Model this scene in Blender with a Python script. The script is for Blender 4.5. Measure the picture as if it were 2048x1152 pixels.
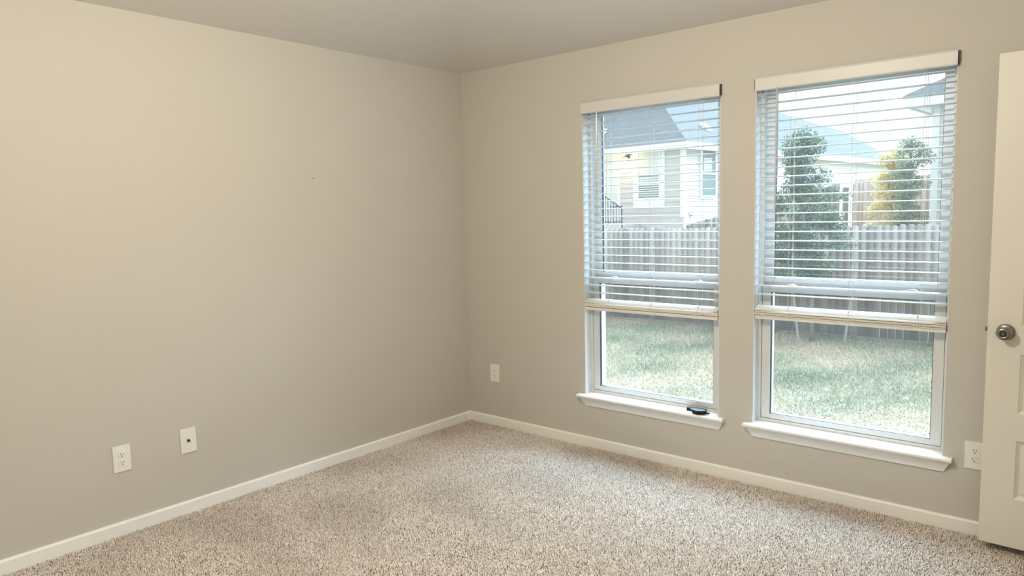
import bpy, bmesh, math, random
import numpy as np
from mathutils import Vector, Matrix

for o in list(bpy.data.objects):
    bpy.data.objects.remove(o, do_unlink=True)
SC = bpy.context.scene
COL = SC.collection
rng = random.Random(7)
NR = np.random.default_rng(11)

# ------------------------------------------------------------------ camera
cam_d = bpy.data.cameras.new('camera')
cam = bpy.data.objects.new('camera', cam_d)
COL.objects.link(cam)
cam_d.sensor_fit = 'HORIZONTAL'
cam_d.sensor_width = 36.0
cam_d.lens = 1436.27 / 2048.0 * 36.0
cam_d.clip_start = 0.02
cam_d.clip_end = 300
YAW, PITCH, ROLL = math.radians(40.4464), math.radians(5.8092), math.radians(-1.28315)
fwd = Vector((-math.sin(YAW) * math.cos(PITCH), math.cos(YAW) * math.cos(PITCH), -math.sin(PITCH)))
right = fwd.cross(Vector((0, 0, 1))).normalized()
up = right.cross(fwd)
r2 = right * math.cos(ROLL) + up * math.sin(ROLL)
u2 = -right * math.sin(ROLL) + up * math.cos(ROLL)
cam.matrix_world = Matrix(((r2.x, u2.x, -fwd.x, 3.5555), (r2.y, u2.y, -fwd.y, -3.6722),
                           (r2.z, u2.z, -fwd.z, 1.4618), (0, 0, 0, 1)))
SC.camera = cam

# ------------------------------------------------------------------ exposure, sky, lamps
SC.view_settings.view_transform = 'Standard'
SC.view_settings.look = 'None'
SC.view_settings.gamma = 1.0
SC.view_settings.use_curve_mapping = False
SC.view_settings.exposure = 0.0
SC.cycles.use_denoising = True
SC.cycles.max_bounces = 10
SC.cycles.diffuse_bounces = 6
SC.cycles.transparent_max_bounces = 16
SC.cycles.sample_clamp_indirect = 6.0
SC.cycles.caustics_reflective = False
SC.cycles.caustics_refractive = False

SKY = 2.0
world = bpy.data.worlds.new('sky')
SC.world = world
world.use_nodes = True
wt = world.node_tree
wt.nodes.clear()
wo = wt.nodes.new('ShaderNodeOutputWorld')
wb = wt.nodes.new('ShaderNodeBackground')
wr = wt.nodes.new('ShaderNodeValToRGB')
wx = wt.nodes.new('ShaderNodeSeparateXYZ')
wc = wt.nodes.new('ShaderNodeTexCoord')
wt.links.new(wc.outputs['Generated'], wx.inputs[0])
wt.links.new(wx.outputs['Z'], wr.inputs[0])
wt.links.new(wr.outputs[0], wb.inputs[0])
wt.links.new(wb.outputs[0], wo.inputs[0])
wr.color_ramp.elements[0].position = 0.0
wr.color_ramp.elements[0].color = (0.66, 0.63, 0.645, 1)
wr.color_ramp.elements[1].position = 0.6
wr.color_ramp.elements[1].color = (0.74, 0.90, 1.0, 1)
wb.inputs[1].default_value = SKY

def point_light(name, loc, watts, color, radius):
    d = bpy.data.lights.new(name, 'POINT')
    d.energy = watts
    d.color = color
    d.shadow_soft_size = radius
    o = bpy.data.objects.new(name, d)
    o.location = loc
    COL.objects.link(o)
    return o
LAMP = 106.0
point_light('ceiling_lamp_light', (2.12, -2.45, 2.30), LAMP, (1.0, 0.93, 0.785), 0.06)
# wide soft sun, added to strengthen the sky's daylight through the windows
SUN = 31.0
sun_d = bpy.data.lights.new('added_daylight_sun', 'SUN')
sun_d.energy = SUN
sun_d.angle = math.radians(85)
sun_d.color = (0.53, 0.77, 1.0)
sun = bpy.data.objects.new('added_daylight_sun', sun_d)
sun_el, sun_az = math.radians(44), math.radians(86)      # azimuth from +x towards +y
sun.rotation_euler = Vector((math.cos(sun_el) * math.cos(sun_az), math.cos(sun_el) * math.sin(sun_az), math.sin(sun_el))).to_track_quat('Z', 'Y').to_euler()
sun.location = (6, 20, 15)
COL.objects.link(sun)

# ------------------------------------------------------------------ materials
def mat(name, color, rough=0.6, metal=0.0, spec=0.5, bump=None, var=None, emit=None, sheen=0.0):
    """bump = (scale, strength, distance); var = (scale, amount) mottles the colour"""
    m = bpy.data.materials.new(name)
    m.use_nodes = True
    nt = m.node_tree
    b = nt.nodes['Principled BSDF']
    b.inputs['Base Color'].default_value = (*color, 1)
    b.inputs['Roughness'].default_value = rough
    b.inputs['Metallic'].default_value = metal
    b.inputs['Specular IOR Level'].default_value = spec
    if sheen:
        b.inputs['Sheen Weight'].default_value = sheen
    if emit:
        b.inputs['Emission Color'].default_value = (*emit[0], 1)
        b.inputs['Emission Strength'].default_value = emit[1]
    tc = nt.nodes.new('ShaderNodeTexCoord')
    if var:
        n = nt.nodes.new('ShaderNodeTexNoise')
        n.inputs['Scale'].default_value = var[0]
        n.inputs['Detail'].default_value = 5
        nt.links.new(tc.outputs['Object'], n.inputs['Vector'])
        mr = nt.nodes.new('ShaderNodeMapRange')
        mr.inputs[1].default_value = 0.25
        mr.inputs[2].default_value = 0.75
        mr.inputs[3].default_value = 1 - var[1]
        mr.inputs[4].default_value = 1 + var[1]
        nt.links.new(n.outputs['Fac'], mr.inputs[0])
        mx = nt.nodes.new('ShaderNodeVectorMath')
        mx.operation = 'SCALE'
        mx.inputs[0].default_value = color
        nt.links.new(mr.outputs[0], mx.inputs['Scale'])
        nt.links.new(mx.outputs[0], b.inputs['Base Color'])
    if bump:
        n2 = nt.nodes.new('ShaderNodeTexNoise')
        n2.inputs['Scale'].default_value = bump[0]
        n2.inputs['Detail'].default_value = 4
        nt.links.new(tc.outputs['Object'], n2.inputs['Vector'])
        bp = nt.nodes.new('ShaderNodeBump')
        bp.inputs['Strength'].default_value = bump[1]
        bp.inputs['Distance'].default_value = bump[2]
        nt.links.new(n2.outputs['Fac'], bp.inputs['Height'])
        nt.links.new(bp.outputs[0], b.inputs['Normal'])
    return m

def tint_mat(name, dark, light, rough=0.8, translucent=0.0, spec=0.2, patch=None):
    """colour runs from dark to light along the per-point attribute 'tint'"""
    m = bpy.data.materials.new(name)
    m.use_nodes = True
    nt = m.node_tree
    b = nt.nodes['Principled BSDF']
    b.inputs['Roughness'].default_value = rough
    b.inputs['Specular IOR Level'].default_value = spec
    at = nt.nodes.new('ShaderNodeAttribute')
    at.attribute_name = 'tint'
    rp = nt.nodes.new('ShaderNodeValToRGB')
    rp.color_ramp.elements[0].color = (*dark, 1)
    rp.color_ramp.elements[1].color = (*light, 1)
    nt.links.new(at.outputs['Fac'], rp.inputs[0])
    nt.links.new(rp.outputs[0], b.inputs['Base Color'])
    if translucent:
        t = nt.nodes.new('ShaderNodeBsdfTranslucent')
        nt.links.new(rp.outputs[0], t.inputs[0])
        mx = nt.nodes.new('ShaderNodeMixShader')
        mx.inputs[0].default_value = translucent
        out = nt.nodes['Material Output']
        nt.links.new(b.outputs[0], mx.inputs[1])
        nt.links.new(t.outputs[0], mx.inputs[2])
        nt.links.new(mx.outputs[0], out.inputs[0])
    return m

def glass_mat(name, haze):
    m = bpy.data.materials.new(name)
    m.use_nodes = True
    nt = m.node_tree
    nt.nodes.clear()
    out = nt.nodes.new('ShaderNodeOutputMaterial')
    tr = nt.nodes.new('ShaderNodeBsdfTransparent')
    tr.inputs[0].default_value = (0.96, 0.975, 0.975, 1)
    gl = nt.nodes.new('ShaderNodeBsdfGlossy')
    gl.inputs['Roughness'].default_value = 0.02
    fr = nt.nodes.new('ShaderNodeFresnel')
    ge = nt.nodes.new('ShaderNodeNewGeometry')     # same reflectance on both faces of the thin pane
    io = nt.nodes.new('ShaderNodeMapRange')
    io.inputs[3].default_value = 1.45
    io.inputs[4].default_value = 1 / 1.45
    nt.links.new(ge.outputs['Backfacing'], io.inputs[0])
    nt.links.new(io.outputs[0], fr.inputs[0])
    mx = nt.nodes.new('ShaderNodeMixShader')
    nt.links.new(fr.outputs[0], mx.inputs[0])
    nt.links.new(tr.outputs[0], mx.inputs[1])
    nt.links.new(gl.outputs[0], mx.inputs[2])
    tl = nt.nodes.new('ShaderNodeBsdfTranslucent')   # pale veil mixed into the pane to imitate overexposed haze outdoors
    tl.inputs[0].default_value = (0.95, 0.95, 0.95, 1)
    m2 = nt.nodes.new('ShaderNodeMixShader')
    m2.inputs[0].default_value = haze
    nt.links.new(mx.outputs[0], m2.inputs[1])
    nt.links.new(tl.outputs[0], m2.inputs[2])
    nt.links.new(m2.outputs[0], out.inputs[0])
    return m

M = {}
M['wall'] = mat('beige_wall_paint', (0.55, 0.52, 0.463), 0.75, spec=0.25, bump=(260, 0.25, 0.0012))
M['ceiling'] = mat('ceiling_paint', (0.66, 0.63, 0.59), 0.9, spec=0.1, bump=(160, 0.3, 0.0015))
M['trim'] = mat('white_trim_paint', (0.88, 0.87, 0.83), 0.4, bump=(40, 0.04, 0.002))
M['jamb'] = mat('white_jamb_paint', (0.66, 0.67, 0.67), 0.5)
M['vinyl'] = mat('white_vinyl', (0.64, 0.635, 0.62), 0.35)
M['gasket'] = mat('black_gasket', (0.02, 0.03, 0.035), 0.5)
M['slat'] = mat('shaded_white_slat', (0.56, 0.57, 0.575), 0.4, bump=(60, 0.03, 0.001))  # open slats: bluish shade put into the colour of the white blind
M['valance'] = mat('cream_blind_valance', (0.64, 0.625, 0.59), 0.4, bump=(60, 0.04, 0.001))
M['stack'] = mat('lamplit_white_stack', (0.74, 0.71, 0.64), 0.42, bump=(60, 0.04, 0.001))  # gathered slats: same white blind, warm lamplight put into the colour
M['cord'] = mat('white_cord', (0.62, 0.62, 0.61), 0.8)
M['wand'] = mat('clear_grey_wand', (0.55, 0.54, 0.51), 0.25)
M['darkplastic_shade'] = mat('dark_plastic_and_shade', (0.02, 0.02, 0.018), 0.4)
M['black'] = mat('black_plastic', (0.012, 0.016, 0.02), 0.6, spec=0.15, bump=(90, 0.05, 0.001))
M['silver'] = mat('pale_rim', (0.40, 0.43, 0.43), 0.4)
M['door'] = mat('cream_door_paint', (0.70, 0.665, 0.585), 0.4, bump=(30, 0.03, 0.002))
M['nickel'] = mat('satin_nickel', (0.27, 0.25, 0.225), 0.26, metal=1.0)
M['plate'] = mat('white_outlet_plastic', (0.82, 0.80, 0.74), 0.3)
M['slot'] = mat('dark_slot', (0.03, 0.02, 0.015), 0.6)
M['brass'] = mat('coax_metal', (0.18, 0.12, 0.09), 0.35, metal=1.0)
M['carpetbase'] = mat('carpet_backing', (0.24, 0.18, 0.14), 0.95, spec=0.05)
M['carpet'] = tint_mat('carpet_yarn', (0.36, 0.275, 0.215), (0.95, 0.885, 0.825), 0.9, spec=0.12)
M['glass_low'] = glass_mat('lower_pane_glass', 0.010)
M['glass_up'] = glass_mat('upper_pane_glass', 0.010)
# outdoors
M['soil'] = mat('pale_lawn_soil', (0.25, 0.225, 0.15), 0.95, spec=0.05, bump=(14, 0.5, 0.03), var=(2.2, 0.22))
M['grass'] = tint_mat('dormant_grass', (0.13, 0.165, 0.09), (0.52, 0.39, 0.27), 0.8, translucent=0.25)
M['cedar'] = tint_mat('weathered_cedar', (0.14, 0.125, 0.11), (0.46, 0.41, 0.36), 0.9)
M['tancedar'] = tint_mat('tan_cedar', (0.40, 0.29, 0.22), (0.64, 0.50, 0.40), 0.9)
M['siding'] = mat('pale_siding', (0.58, 0.53, 0.495), 0.6, var=(1.2, 0.03))
M['siding2'] = mat('white_siding', (0.66, 0.65, 0.64), 0.6, var=(1.2, 0.03))
M['housetrim'] = mat('white_house_trim', (0.84, 0.84, 0.84), 0.5)
M['shingle'] = mat('grey_shingle', (0.095, 0.088, 0.082), 0.9, spec=0.1, bump=(30, 0.3, 0.02), var=(9, 0.25))
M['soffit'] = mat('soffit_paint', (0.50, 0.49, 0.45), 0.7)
M['concrete'] = mat('foundation_concrete', (0.62, 0.60, 0.57), 0.9, bump=(25, 0.2, 0.01), var=(4, 0.1))
M['houseglass'] = mat('dark_house_glass', (0.16, 0.22, 0.22), 0.12, spec=0.8)
M['houseblind'] = mat('house_blind', (0.66, 0.66, 0.62), 0.6)
M['iron'] = mat('black_iron', (0.05, 0.055, 0.06), 0.5)
M['leaf'] = tint_mat('oak_leaf', (0.035, 0.07, 0.032), (0.23, 0.27, 0.13), 0.5, translucent=0.15, spec=0.4)
M['yellowleaf'] = tint_mat('yellow_leaf', (0.48, 0.37, 0.13), (0.86, 0.70, 0.34), 0.6, translucent=0.35)
M['greenleaf'] = tint_mat('green_leaf', (0.07, 0.12, 0.06), (0.34, 0.38, 0.20), 0.5, translucent=0.3, spec=0.4)
M['bark'] = mat('grey_bark', (0.25, 0.24, 0.22), 0.9, bump=(40, 0.5, 0.01))
M['palewood'] = mat('pale_stake_wood', (0.36, 0.34, 0.31), 0.8, bump=(40, 0.3, 0.004))
M['feather'] = mat('black_feather', (0.02, 0.028, 0.03), 0.5)
M['bulb'] = mat('lit_bulb', (1, 0.8, 0.4), 0.5, emit=((1.0, 0.72, 0.22), 6.0))

# ------------------------------------------------------------------ builders
class MB:
    def __init__(s):
        s.bm = bmesh.new()
    def box(s, x0, x1, y0, y1, z0, z1):
        v = [s.bm.verts.new(c) for c in ((x0, y0, z0), (x1, y0, z0), (x1, y1, z0), (x0, y1, z0),
                                         (x0, y0, z1), (x1, y0, z1), (x1, y1, z1), (x0, y1, z1))]
        for f in ((0, 3, 2, 1), (4, 5, 6, 7), (0, 1, 5, 4), (1, 2, 6, 5), (2, 3, 7, 6), (3, 0, 4, 7)):
            s.bm.faces.new([v[i] for i in f])
        return s
    def obox(s, c, ax, ay, az):
        """box from a centre and three half-axis vectors"""
        c, ax, ay, az = Vector(c), Vector(ax), Vector(ay), Vector(az)
        v = [s.bm.verts.new(c + ax * i + ay * j + az * k) for k in (-1, 1) for i, j in ((-1, -1), (1, -1), (1, 1), (-1, 1))]
        for f in ((0, 3, 2, 1), (4, 5, 6, 7), (0, 1, 5, 4), (1, 2, 6, 5), (2, 3, 7, 6), (3, 0, 4, 7)):
            s.bm.faces.new([v[i] for i in f])
        return s
    def prism(s, poly, f0, f1):
        """poly of 2-D points; f0 and f1 map a point to the two end sections"""
        a = [s.bm.verts.new(f0(*q)) for q in poly]
        b = [s.bm.verts.new(f1(*q)) for q in poly]
        n = len(poly)
        s.bm.faces.new(a[::-1])
        s.bm.faces.new(b)
        for i in range(n):
            s.bm.faces.new((a[i], a[(i + 1) % n], b[(i + 1) % n], b[i]))
        return s
    def tube(s, pts, rad, n=8, caps=True):
        pts = [Vector(q) for q in pts]
        if not isinstance(rad, (list, tuple)):
            rad = [rad] * len(pts)
        rings = []
        for i, q in enumerate(pts):
            d = (pts[min(i + 1, len(pts) - 1)] - pts[max(i - 1, 0)]).normalized()
            e = d.cross(Vector((0, 0, 1)))
            if e.length < 1e-3:
                e = Vector((1, 0, 0))
            e.normalize()
            f = d.cross(e)
            rings.append([s.bm.verts.new(q + (e * math.cos(t) + f * math.sin(t)) * rad[i])
                          for t in [2 * math.pi * k / n for k in range(n)]])
        for a, b in zip(rings, rings[1:]):
            for k in range(n):
                s.bm.faces.new((a[k], a[(k + 1) % n], b[(k + 1) % n], b[k]))
        if caps:
            s.bm.faces.new(rings[0][::-1])
            s.bm.faces.new(rings[-1])
        return s
    def lathe(s, prof, org, axis, n=28):
        """prof: list of (radius, distance along axis)"""
        org, axis = Vector(org), Vector(axis).normalized()
        e = axis.cross(Vector((0, 0, 1)))
        if e.length < 1e-3:
            e = Vector((1, 0, 0))
        e.normalize()
        f = axis.cross(e)
        rings = []
        for r, h in prof:
            if r < 1e-6:
                rings.append([s.bm.verts.new(org + axis * h)])
            else:
                rings.append([s.bm.verts.new(org + axis * h + (e * math.cos(t) + f * math.sin(t)) * r)
                              for t in [2 * math.pi * k / n for k in range(n)]])
        for a, b in zip(rings, rings[1:]):
            for k in range(n):
                q = [a[k % len(a)], a[(k + 1) % len(a)], b[(k + 1) % len(b)], b[k % len(b)]]
                q = list(dict.fromkeys(q))
                if len(q) > 2:
                    s.bm.faces.new(q)
        return s
    def build(s, name, m, parent=None, bevel=0.0, smooth=False, seg=2):
        bmesh.ops.recalc_face_normals(s.bm, faces=s.bm.faces)
        if bevel:
            bmesh.ops.bevel(s.bm, geom=list(s.bm.edges), offset=bevel, segments=seg, profile=0.7,
                            affect='EDGES', clamp_overlap=True)
        if smooth:
            for f in s.bm.faces:
                f.smooth = True
        off = origin_of(parent) if parent else None
        if off is not None:
            bmesh.ops.translate(s.bm, verts=s.bm.verts, vec=-off)
        me = bpy.data.meshes.new(name)
        s.bm.to_mesh(me)
        s.bm.free()
        return link(name, me, m, parent)

ORG = {}
def origin_of(o):
    return ORG[o.name]
def link(name, me, m, parent=None):
    o = bpy.data.objects.new(name, me)
    COL.objects.link(o)
    if m is not None:
        me.materials.append(m)
    if parent:
        o.parent = parent
        ORG[o.name] = ORG[parent.name]
    else:
        ORG[o.name] = Vector((0, 0, 0))
    return o
def tag(o, label=None, cat=None, group=None, kind=None):
    for k, v in (('label', label), ('category', cat), ('group', group), ('kind', kind)):
        if v:
            o[k] = v
    return o
def thing(name, loc, label=None, cat=None, group=None, kind=None):
    o = bpy.data.objects.new(name, None)
    COL.objects.link(o)
    o.location = loc
    o.empty_display_size = 0.05
    ORG[o.name] = Vector(loc)
    return tag(o, label, cat, group, kind)
def soup(name, verts, faces_flat, loop_tot, m, tint=None, parent=None, smooth=False):
    """mesh from numpy arrays"""
    verts = np.asarray(verts, dtype=np.float32)
    if parent:
        verts = verts - np.array(origin_of(parent), dtype=np.float32)
    me = bpy.data.meshes.new(name)
    me.vertices.add(len(verts))
    me.vertices.foreach_set('co', verts.ravel())
    me.loops.add(len(faces_flat))
    me.loops.foreach_set('vertex_index', np.asarray(faces_flat, dtype=np.int32))
    me.polygons.add(len(loop_tot))
    st = np.concatenate(([0], np.cumsum(loop_tot)[:-1])).astype(np.int32)
    me.polygons.foreach_set('loop_start', st)
    me.polygons.foreach_set('loop_total', np.asarray(loop_tot, dtype=np.int32))
    if smooth:
        me.polygons.foreach_set('use_smooth', np.ones(len(loop_tot), dtype=bool))
    me.update(calc_edges=True)
    if tint is not None:
        a = me.attributes.new('tint', 'FLOAT', 'POINT')
        a.data.foreach_set('value', np.asarray(tint, dtype=np.float32))
    return link(name, me, m, parent)
def set_tint(o, fn):
    me = o.data
    a = me.attributes.new('tint', 'FLOAT', 'POINT')
    a.data.foreach_set('value', [fn(v.co) for v in me.vertices])

# ------------------------------------------------------------------ room shell
XR, YN, ZB = 3.94, -4.35, -0.014          # right wall, rear wall, floor backing
H = 2.44
WX = ((1.013, 1.902), (2.090, 2.978))     # the two window openings
WZ0, WZ1, WT = 0.318, 2.130, 0.155

b = MB()
zt = 2.75
b.box(-0.12, WX[0][0], 0, WT, -0.6, zt)
b.box(WX[0][1], WX[1][0], 0, WT, -0.6, zt)
b.box(WX[1][1], XR + 0.12, 0, WT, -0.6, zt)
for x0, x1 in WX:
    b.box(x0, x1, 0, WT, -0.6, WZ0)
    b.box(x0, x1, 0, WT, WZ1, zt)
tag(b.build('wall_back', M['wall']), 'beige window wall with two tall windows', 'wall', kind='structure')
tag(MB().box(-0.12, 0, YN - 0.1, 0, -0.6, zt).build('wall_left', M['wall']), 'plain beige wall on the left of the room', 'wall', kind='structure')
tag(MB().box(XR, XR + 0.12, YN - 0.1, 0, -0.6, zt).build('wall_right', M['wall']), 'beige wall behind the open door', 'wall', kind='structure')
tag(MB().box(0, XR, YN - 0.1, YN, -0.6, zt).build('wall_rear', M['wall']), 'beige wall behind the viewer', 'wall', kind='structure')
tag(MB().box(0, XR, YN, 0, -0.2, ZB).build('floor', M['carpetbase']), 'floor under the beige carpet', 'floor', kind='structure')

# hipped ceiling rising from all four walls to a flat centre
IN, RISE = 1.35, 0.27
c0 = [(0, 0), (XR, 0), (XR, YN), (0, YN)]
c1 = [(IN, -IN), (XR - IN, -IN), (XR - IN, YN + IN), (IN, YN + IN)]
bm = bmesh.new()
lo = [bm.verts.new((x, y, H)) for x, y in c0]
hi = [bm.verts.new((x, y, H + IN * RISE)) for x, y in c1]
for i in range(4):
    bm.faces.new((lo[i], lo[(i + 1) % 4], hi[(i + 1) % 4], hi[i]))
bm.faces.new(hi)
top = [bm.verts.new((x + (0.1 if x > 0 else -0.1), y + (0.1 if y == 0 else -0.1), H + 0.55)) for x, y in c0]
for i in range(4):
    bm.faces.new((lo[i], lo[(i + 1) % 4], top[(i + 1) % 4], top[i]))
bm.faces.new(top)
q = MB()
q.bm.free()
q.bm = bm
tag(q.build('ceiling', M['ceiling']), 'sloped grey beige ceiling meeting at the corner', 'ceiling', kind='structure')

def base_profile(t=0.014, h=0.057):
    return [(0, ZB), (t, ZB), (t, h - 0.008), (t - 0.003, h - 0.002), (t - 0.007, h), (0, h)]
b = MB()
b.prism(base_profile(), lambda d, z: (d, YN, z), lambda d, z: (d, -d, z))
tag(b.build('baseboard_left', M['trim']), 'white baseboard along the left wall', 'baseboard', kind='structure')
b = MB()
b.prism(base_profile(), lambda d, z: (d, -d, z), lambda d, z: (XR, -d, z))
tag(b.build('baseboard_back', M['trim']), 'cream baseboard under the windows', 'baseboard', kind='structure')
b = MB()
b.prism(base_profile(), lambda d, z: (XR - d, YN, z), lambda d, z: (XR - d, -0.25, z))
tag(b.build('baseboard_right', M['trim']), 'baseboard behind the open door', 'baseboard', kind='structure')

# carpet pile: every tuft is a small leaning tapered yarn
SP = 0.0059
gx = np.arange(0.016, XR - 0.016, SP)
gy = np.arange(YN + 0.016, -0.016, SP)
X, Y = np.meshgrid(gx, gy)
X = X.ravel() + NR.uniform(-0.45, 0.45, X.size) * SP
Y = Y.ravel() + NR.uniform(-0.45, 0.45, Y.size) * SP
n = X.size
def smooth_noise(x, y, terms=14, lo=1.2, hi=6.0, seed=3):
    g = np.random.default_rng(seed)
    s = np.zeros_like(x)
    for _ in range(terms):
        a = g.uniform(0, 2 * np.pi)
        f = g.uniform(lo, hi)
        s += np.sin((x * np.cos(a) + y * np.sin(a)) * f + g.uniform(0, 6.28)) / terms ** 0.5
    return s
pile_lay = np.tanh(1.5 * smooth_noise(X, Y, 18, 3.0, 15.0))
fine = smooth_noise(X, Y, 16, 18, 50, 5)
lean_a = NR.uniform(0, 2 * np.pi, n)
lean = NR.uniform(0.05, 0.65, n)
hh = NR.uniform(0.0085, 0.0150, n) + 0.0011 * fine
dx = np.cos(lean_a) * lean * hh + 0.0030 * pile_lay
dy = np.sin(lean_a) * lean * hh - 0.0030 * pile_lay
rr = NR.uniform(0.0020, 0.0033, n)
V = np.zeros((n, 7, 3), dtype=np.float32)
ph = NR.uniform(0, 6.28, n)
for k in range(3):
    t = ph + k * 2.0944
    V[:, k, 0] = X + np.cos(t) * rr
    V[:, k, 1] = Y + np.sin(t) * rr
    V[:, k, 2] = ZB
    V[:, 3 + k, 0] = X + dx * 0.45 + np.cos(t + 0.5) * rr * 1.05
    V[:, 3 + k, 1] = Y + dy * 0.45 + np.sin(t + 0.5) * rr * 1.05
    V[:, 3 + k, 2] = ZB + hh * 0.62
V[:, 6, 0] = X + dx
V[:, 6, 1] = Y + dy
V[:, 6, 2] = ZB + hh
base = (np.arange(n) * 7)[:, None]
quads = np.array([[0, 1, 4, 3], [1, 2, 5, 4], [2, 0, 3, 5]])
tris = np.array([[3, 4, 6], [4, 5, 6], [5, 3, 6]])
fl = np.concatenate([(base[:, :, None] + quads[None]).reshape(n, 12), (base[:, :, None] + tris[None]).reshape(n, 9)], axis=1).ravel()
lt = np.tile(np.array([4, 4, 4, 3, 3, 3]), n)
yarn = np.clip(0.67 + 0.18 * pile_lay + NR.normal(0, 0.17, n), 0, 1)  # light and dark of the leaning pile painted into the yarn tint
yarn[NR.random(n) < 0.07] *= 0.12
cp = soup('carpet_pile', V.reshape(-1, 3), fl, lt, M['carpet'], np.repeat(yarn, 7), smooth=True)
tag(cp, 'beige speckled cut pile carpet covering the floor', 'carpet', kind='stuff')

# ------------------------------------------------------------------ windows
def ring(b, x0, x1, z0, z1, wl, wr_, wb, wt_, y0, y1):
    b.box(x0, x0 + wl, y0, y1, z0, z1)
    b.box(x1 - wr_, x1, y0, y1, z0, z1)
    b.box(x0 + wl, x1 - wr_, y0, y1, z0, z0 + wb)
    b.box(x0 + wl, x1 - wr_, y0, y1, z1 - wt_, z1)

def make_window(idx, x0, x1, label):
    w = thing('window_%d' % idx, (x0, 0, WZ0), label, 'window', kind='structure')
    zs = 0.330                                   # top of the stool
    b = MB()                                     # white painted returns of the recess
    b.box(x0, x0 + 0.004, 0.001, 0.066, zs, WZ1)
    b.box(x1 - 0.004, x1, 0.001, 0.066, zs, WZ1)
    b.box(x0 + 0.004, x1 - 0.004, 0.001, 0.066, WZ1 - 0.004, WZ1)
    b.build('jamb_liner', M['jamb'], w)
    b = MB()
    ring(b, x0 + 0.001, x1 - 0.001, zs, WZ1 - 0.001, 0.018, 0.018, 0.016, 0.03, 0.066, 0.110)
    ring(b, x0 + 0.001, x1 - 0.001, zs, WZ1 - 0.001, 0.050, 0.050, 0.030, 0.05, 0.110, 0.165)
    b.build('window_frame', M['vinyl'], w, bevel=0.0015)
    lx0, lx1 = x0 + 0.021, x1 - 0.021
    # lower sash
    b = MB()
    ring(b, lx0, lx1, zs + 0.018, 1.057, 0.045, 0.045, 0.026, 0.030, 0.070, 0.098)
    ls = b.build('lower_sash', M['vinyl'], w, bevel=0.002)
    b = MB()
    ring(b, lx0 + 0.044, lx1 - 0.044, zs + 0.043, 1.028, 0.0035, 0.0035, 0.0035, 0.0035, 0.074, 0.092)
    b.build('gasket', M['gasket'], ls)
    MB().box(lx0 + 0.044, lx1 - 0.044, 0.083, 0.087, zs + 0.043, 1.028).build('lower_pane', M['glass_low'], ls)
    # upper sash
    b = MB()
    ring(b, lx0 + 0.008, lx1 - 0.008, 1.040, WZ1 - 0.032, 0.036, 0.036, 0.056, 0.035, 0.112, 0.138)
    us = b.build('upper_sash', M['vinyl'], w, bevel=0.002)
    b = MB()
    ring(b, lx0 + 0.043, lx1 - 0.043, 1.095, WZ1 - 0.066, 0.003, 0.003, 0.003, 0.003, 0.116, 0.134)
    b.build('gasket', M['gasket'], us)
    MB().box(lx0 + 0.043, lx1 - 0.043, 0.123, 0.127, 1.095, WZ1 - 0.066).build('upper_pane', M['glass_up'], us)
    # two cam locks on the meeting rail
    for fx in (0.17, 0.83):
        cx = lx0 + (lx1 - lx0) * fx
        b = MB()
        b.prism([(-0.034, 0), (0.034, 0), (0.028, 0.010), (0.010, 0.017), (-0.016, 0.014), (-0.030, 0.008)],
                lambda u, v: (cx + u, 0.074, 1.057 + v), lambda u, v: (cx + u, 0.096, 1.057 + v))
        b.build('sash_lock', M['vinyl'], ls, bevel=0.002)
    # stool with horns and tapered apron
    h0, h1 = x0 - 0.037, x1 + 0.040
    b = MB()
    prof = [(0.0, 0.0), (-0.038, 0.0), (-0.044, 0.003), (-0.047, 0.009), (-0.046, 0.016), (-0.040, 0.020), (0.0, 0.020)]
    b.prism(prof, lambda d, z: (h0, d - 0.0005, 0.310 + z), lambda d, z: (h1, d - 0.0005, 0.310 + z))
    b.box(x0 + 0.0005, x1 - 0.0005, -0.001, 0.108, 0.3185, 0.330)
    st = b.build('window_stool', M['trim'], w)
    b = MB()
    prof = [(0, 0.257, 0.034), (-0.008, 0.257, 0.034), (-0.0095, 0.261, 0.033), (-0.0105, 0.266, 0.029),
            (-0.016, 0.280, 0.021), (-0.027, 0.297, 0.011), (-0.0365, 0.3095, 0.004), (0, 0.3095, 0.004)]
    pr = [(i, 0) for i in range(len(prof))]
    b.prism(pr, lambda i, _: (h0 + 0.010 + prof[i][2], prof[i][0] - 0.0005, prof[i][1]),
            lambda i, _: (h1 - 0.004 - prof[i][2] * 0.9, prof[i][0] - 0.0005, prof[i][1]))
    b.build('apron', M['trim'], w)
    return w
make_window(1, *WX[0], 'left window with a wooden sill holding black plastic pieces')
make_window(2, *WX[1], 'right window nearest the open door')

# ------------------------------------------------------------------ blinds
def slat_mesh(b, x0, x1, y0, y1, z, crown=0.0022, th=0.0028, tilt=0.0):
    N = 4
    upper = [(y0 + (y1 - y0) * k / N, z + crown * (1 - (2 * k / N - 1) ** 2) + tilt * (2 * k / N - 1)) for k in range(N + 1)]
    lower = [(y, zz - th) for y, zz in upper[::-1]]
    b.prism(upper + lower, lambda y, zz: (x0, y, zz), lambda y, zz: (x1, y, zz))

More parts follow.
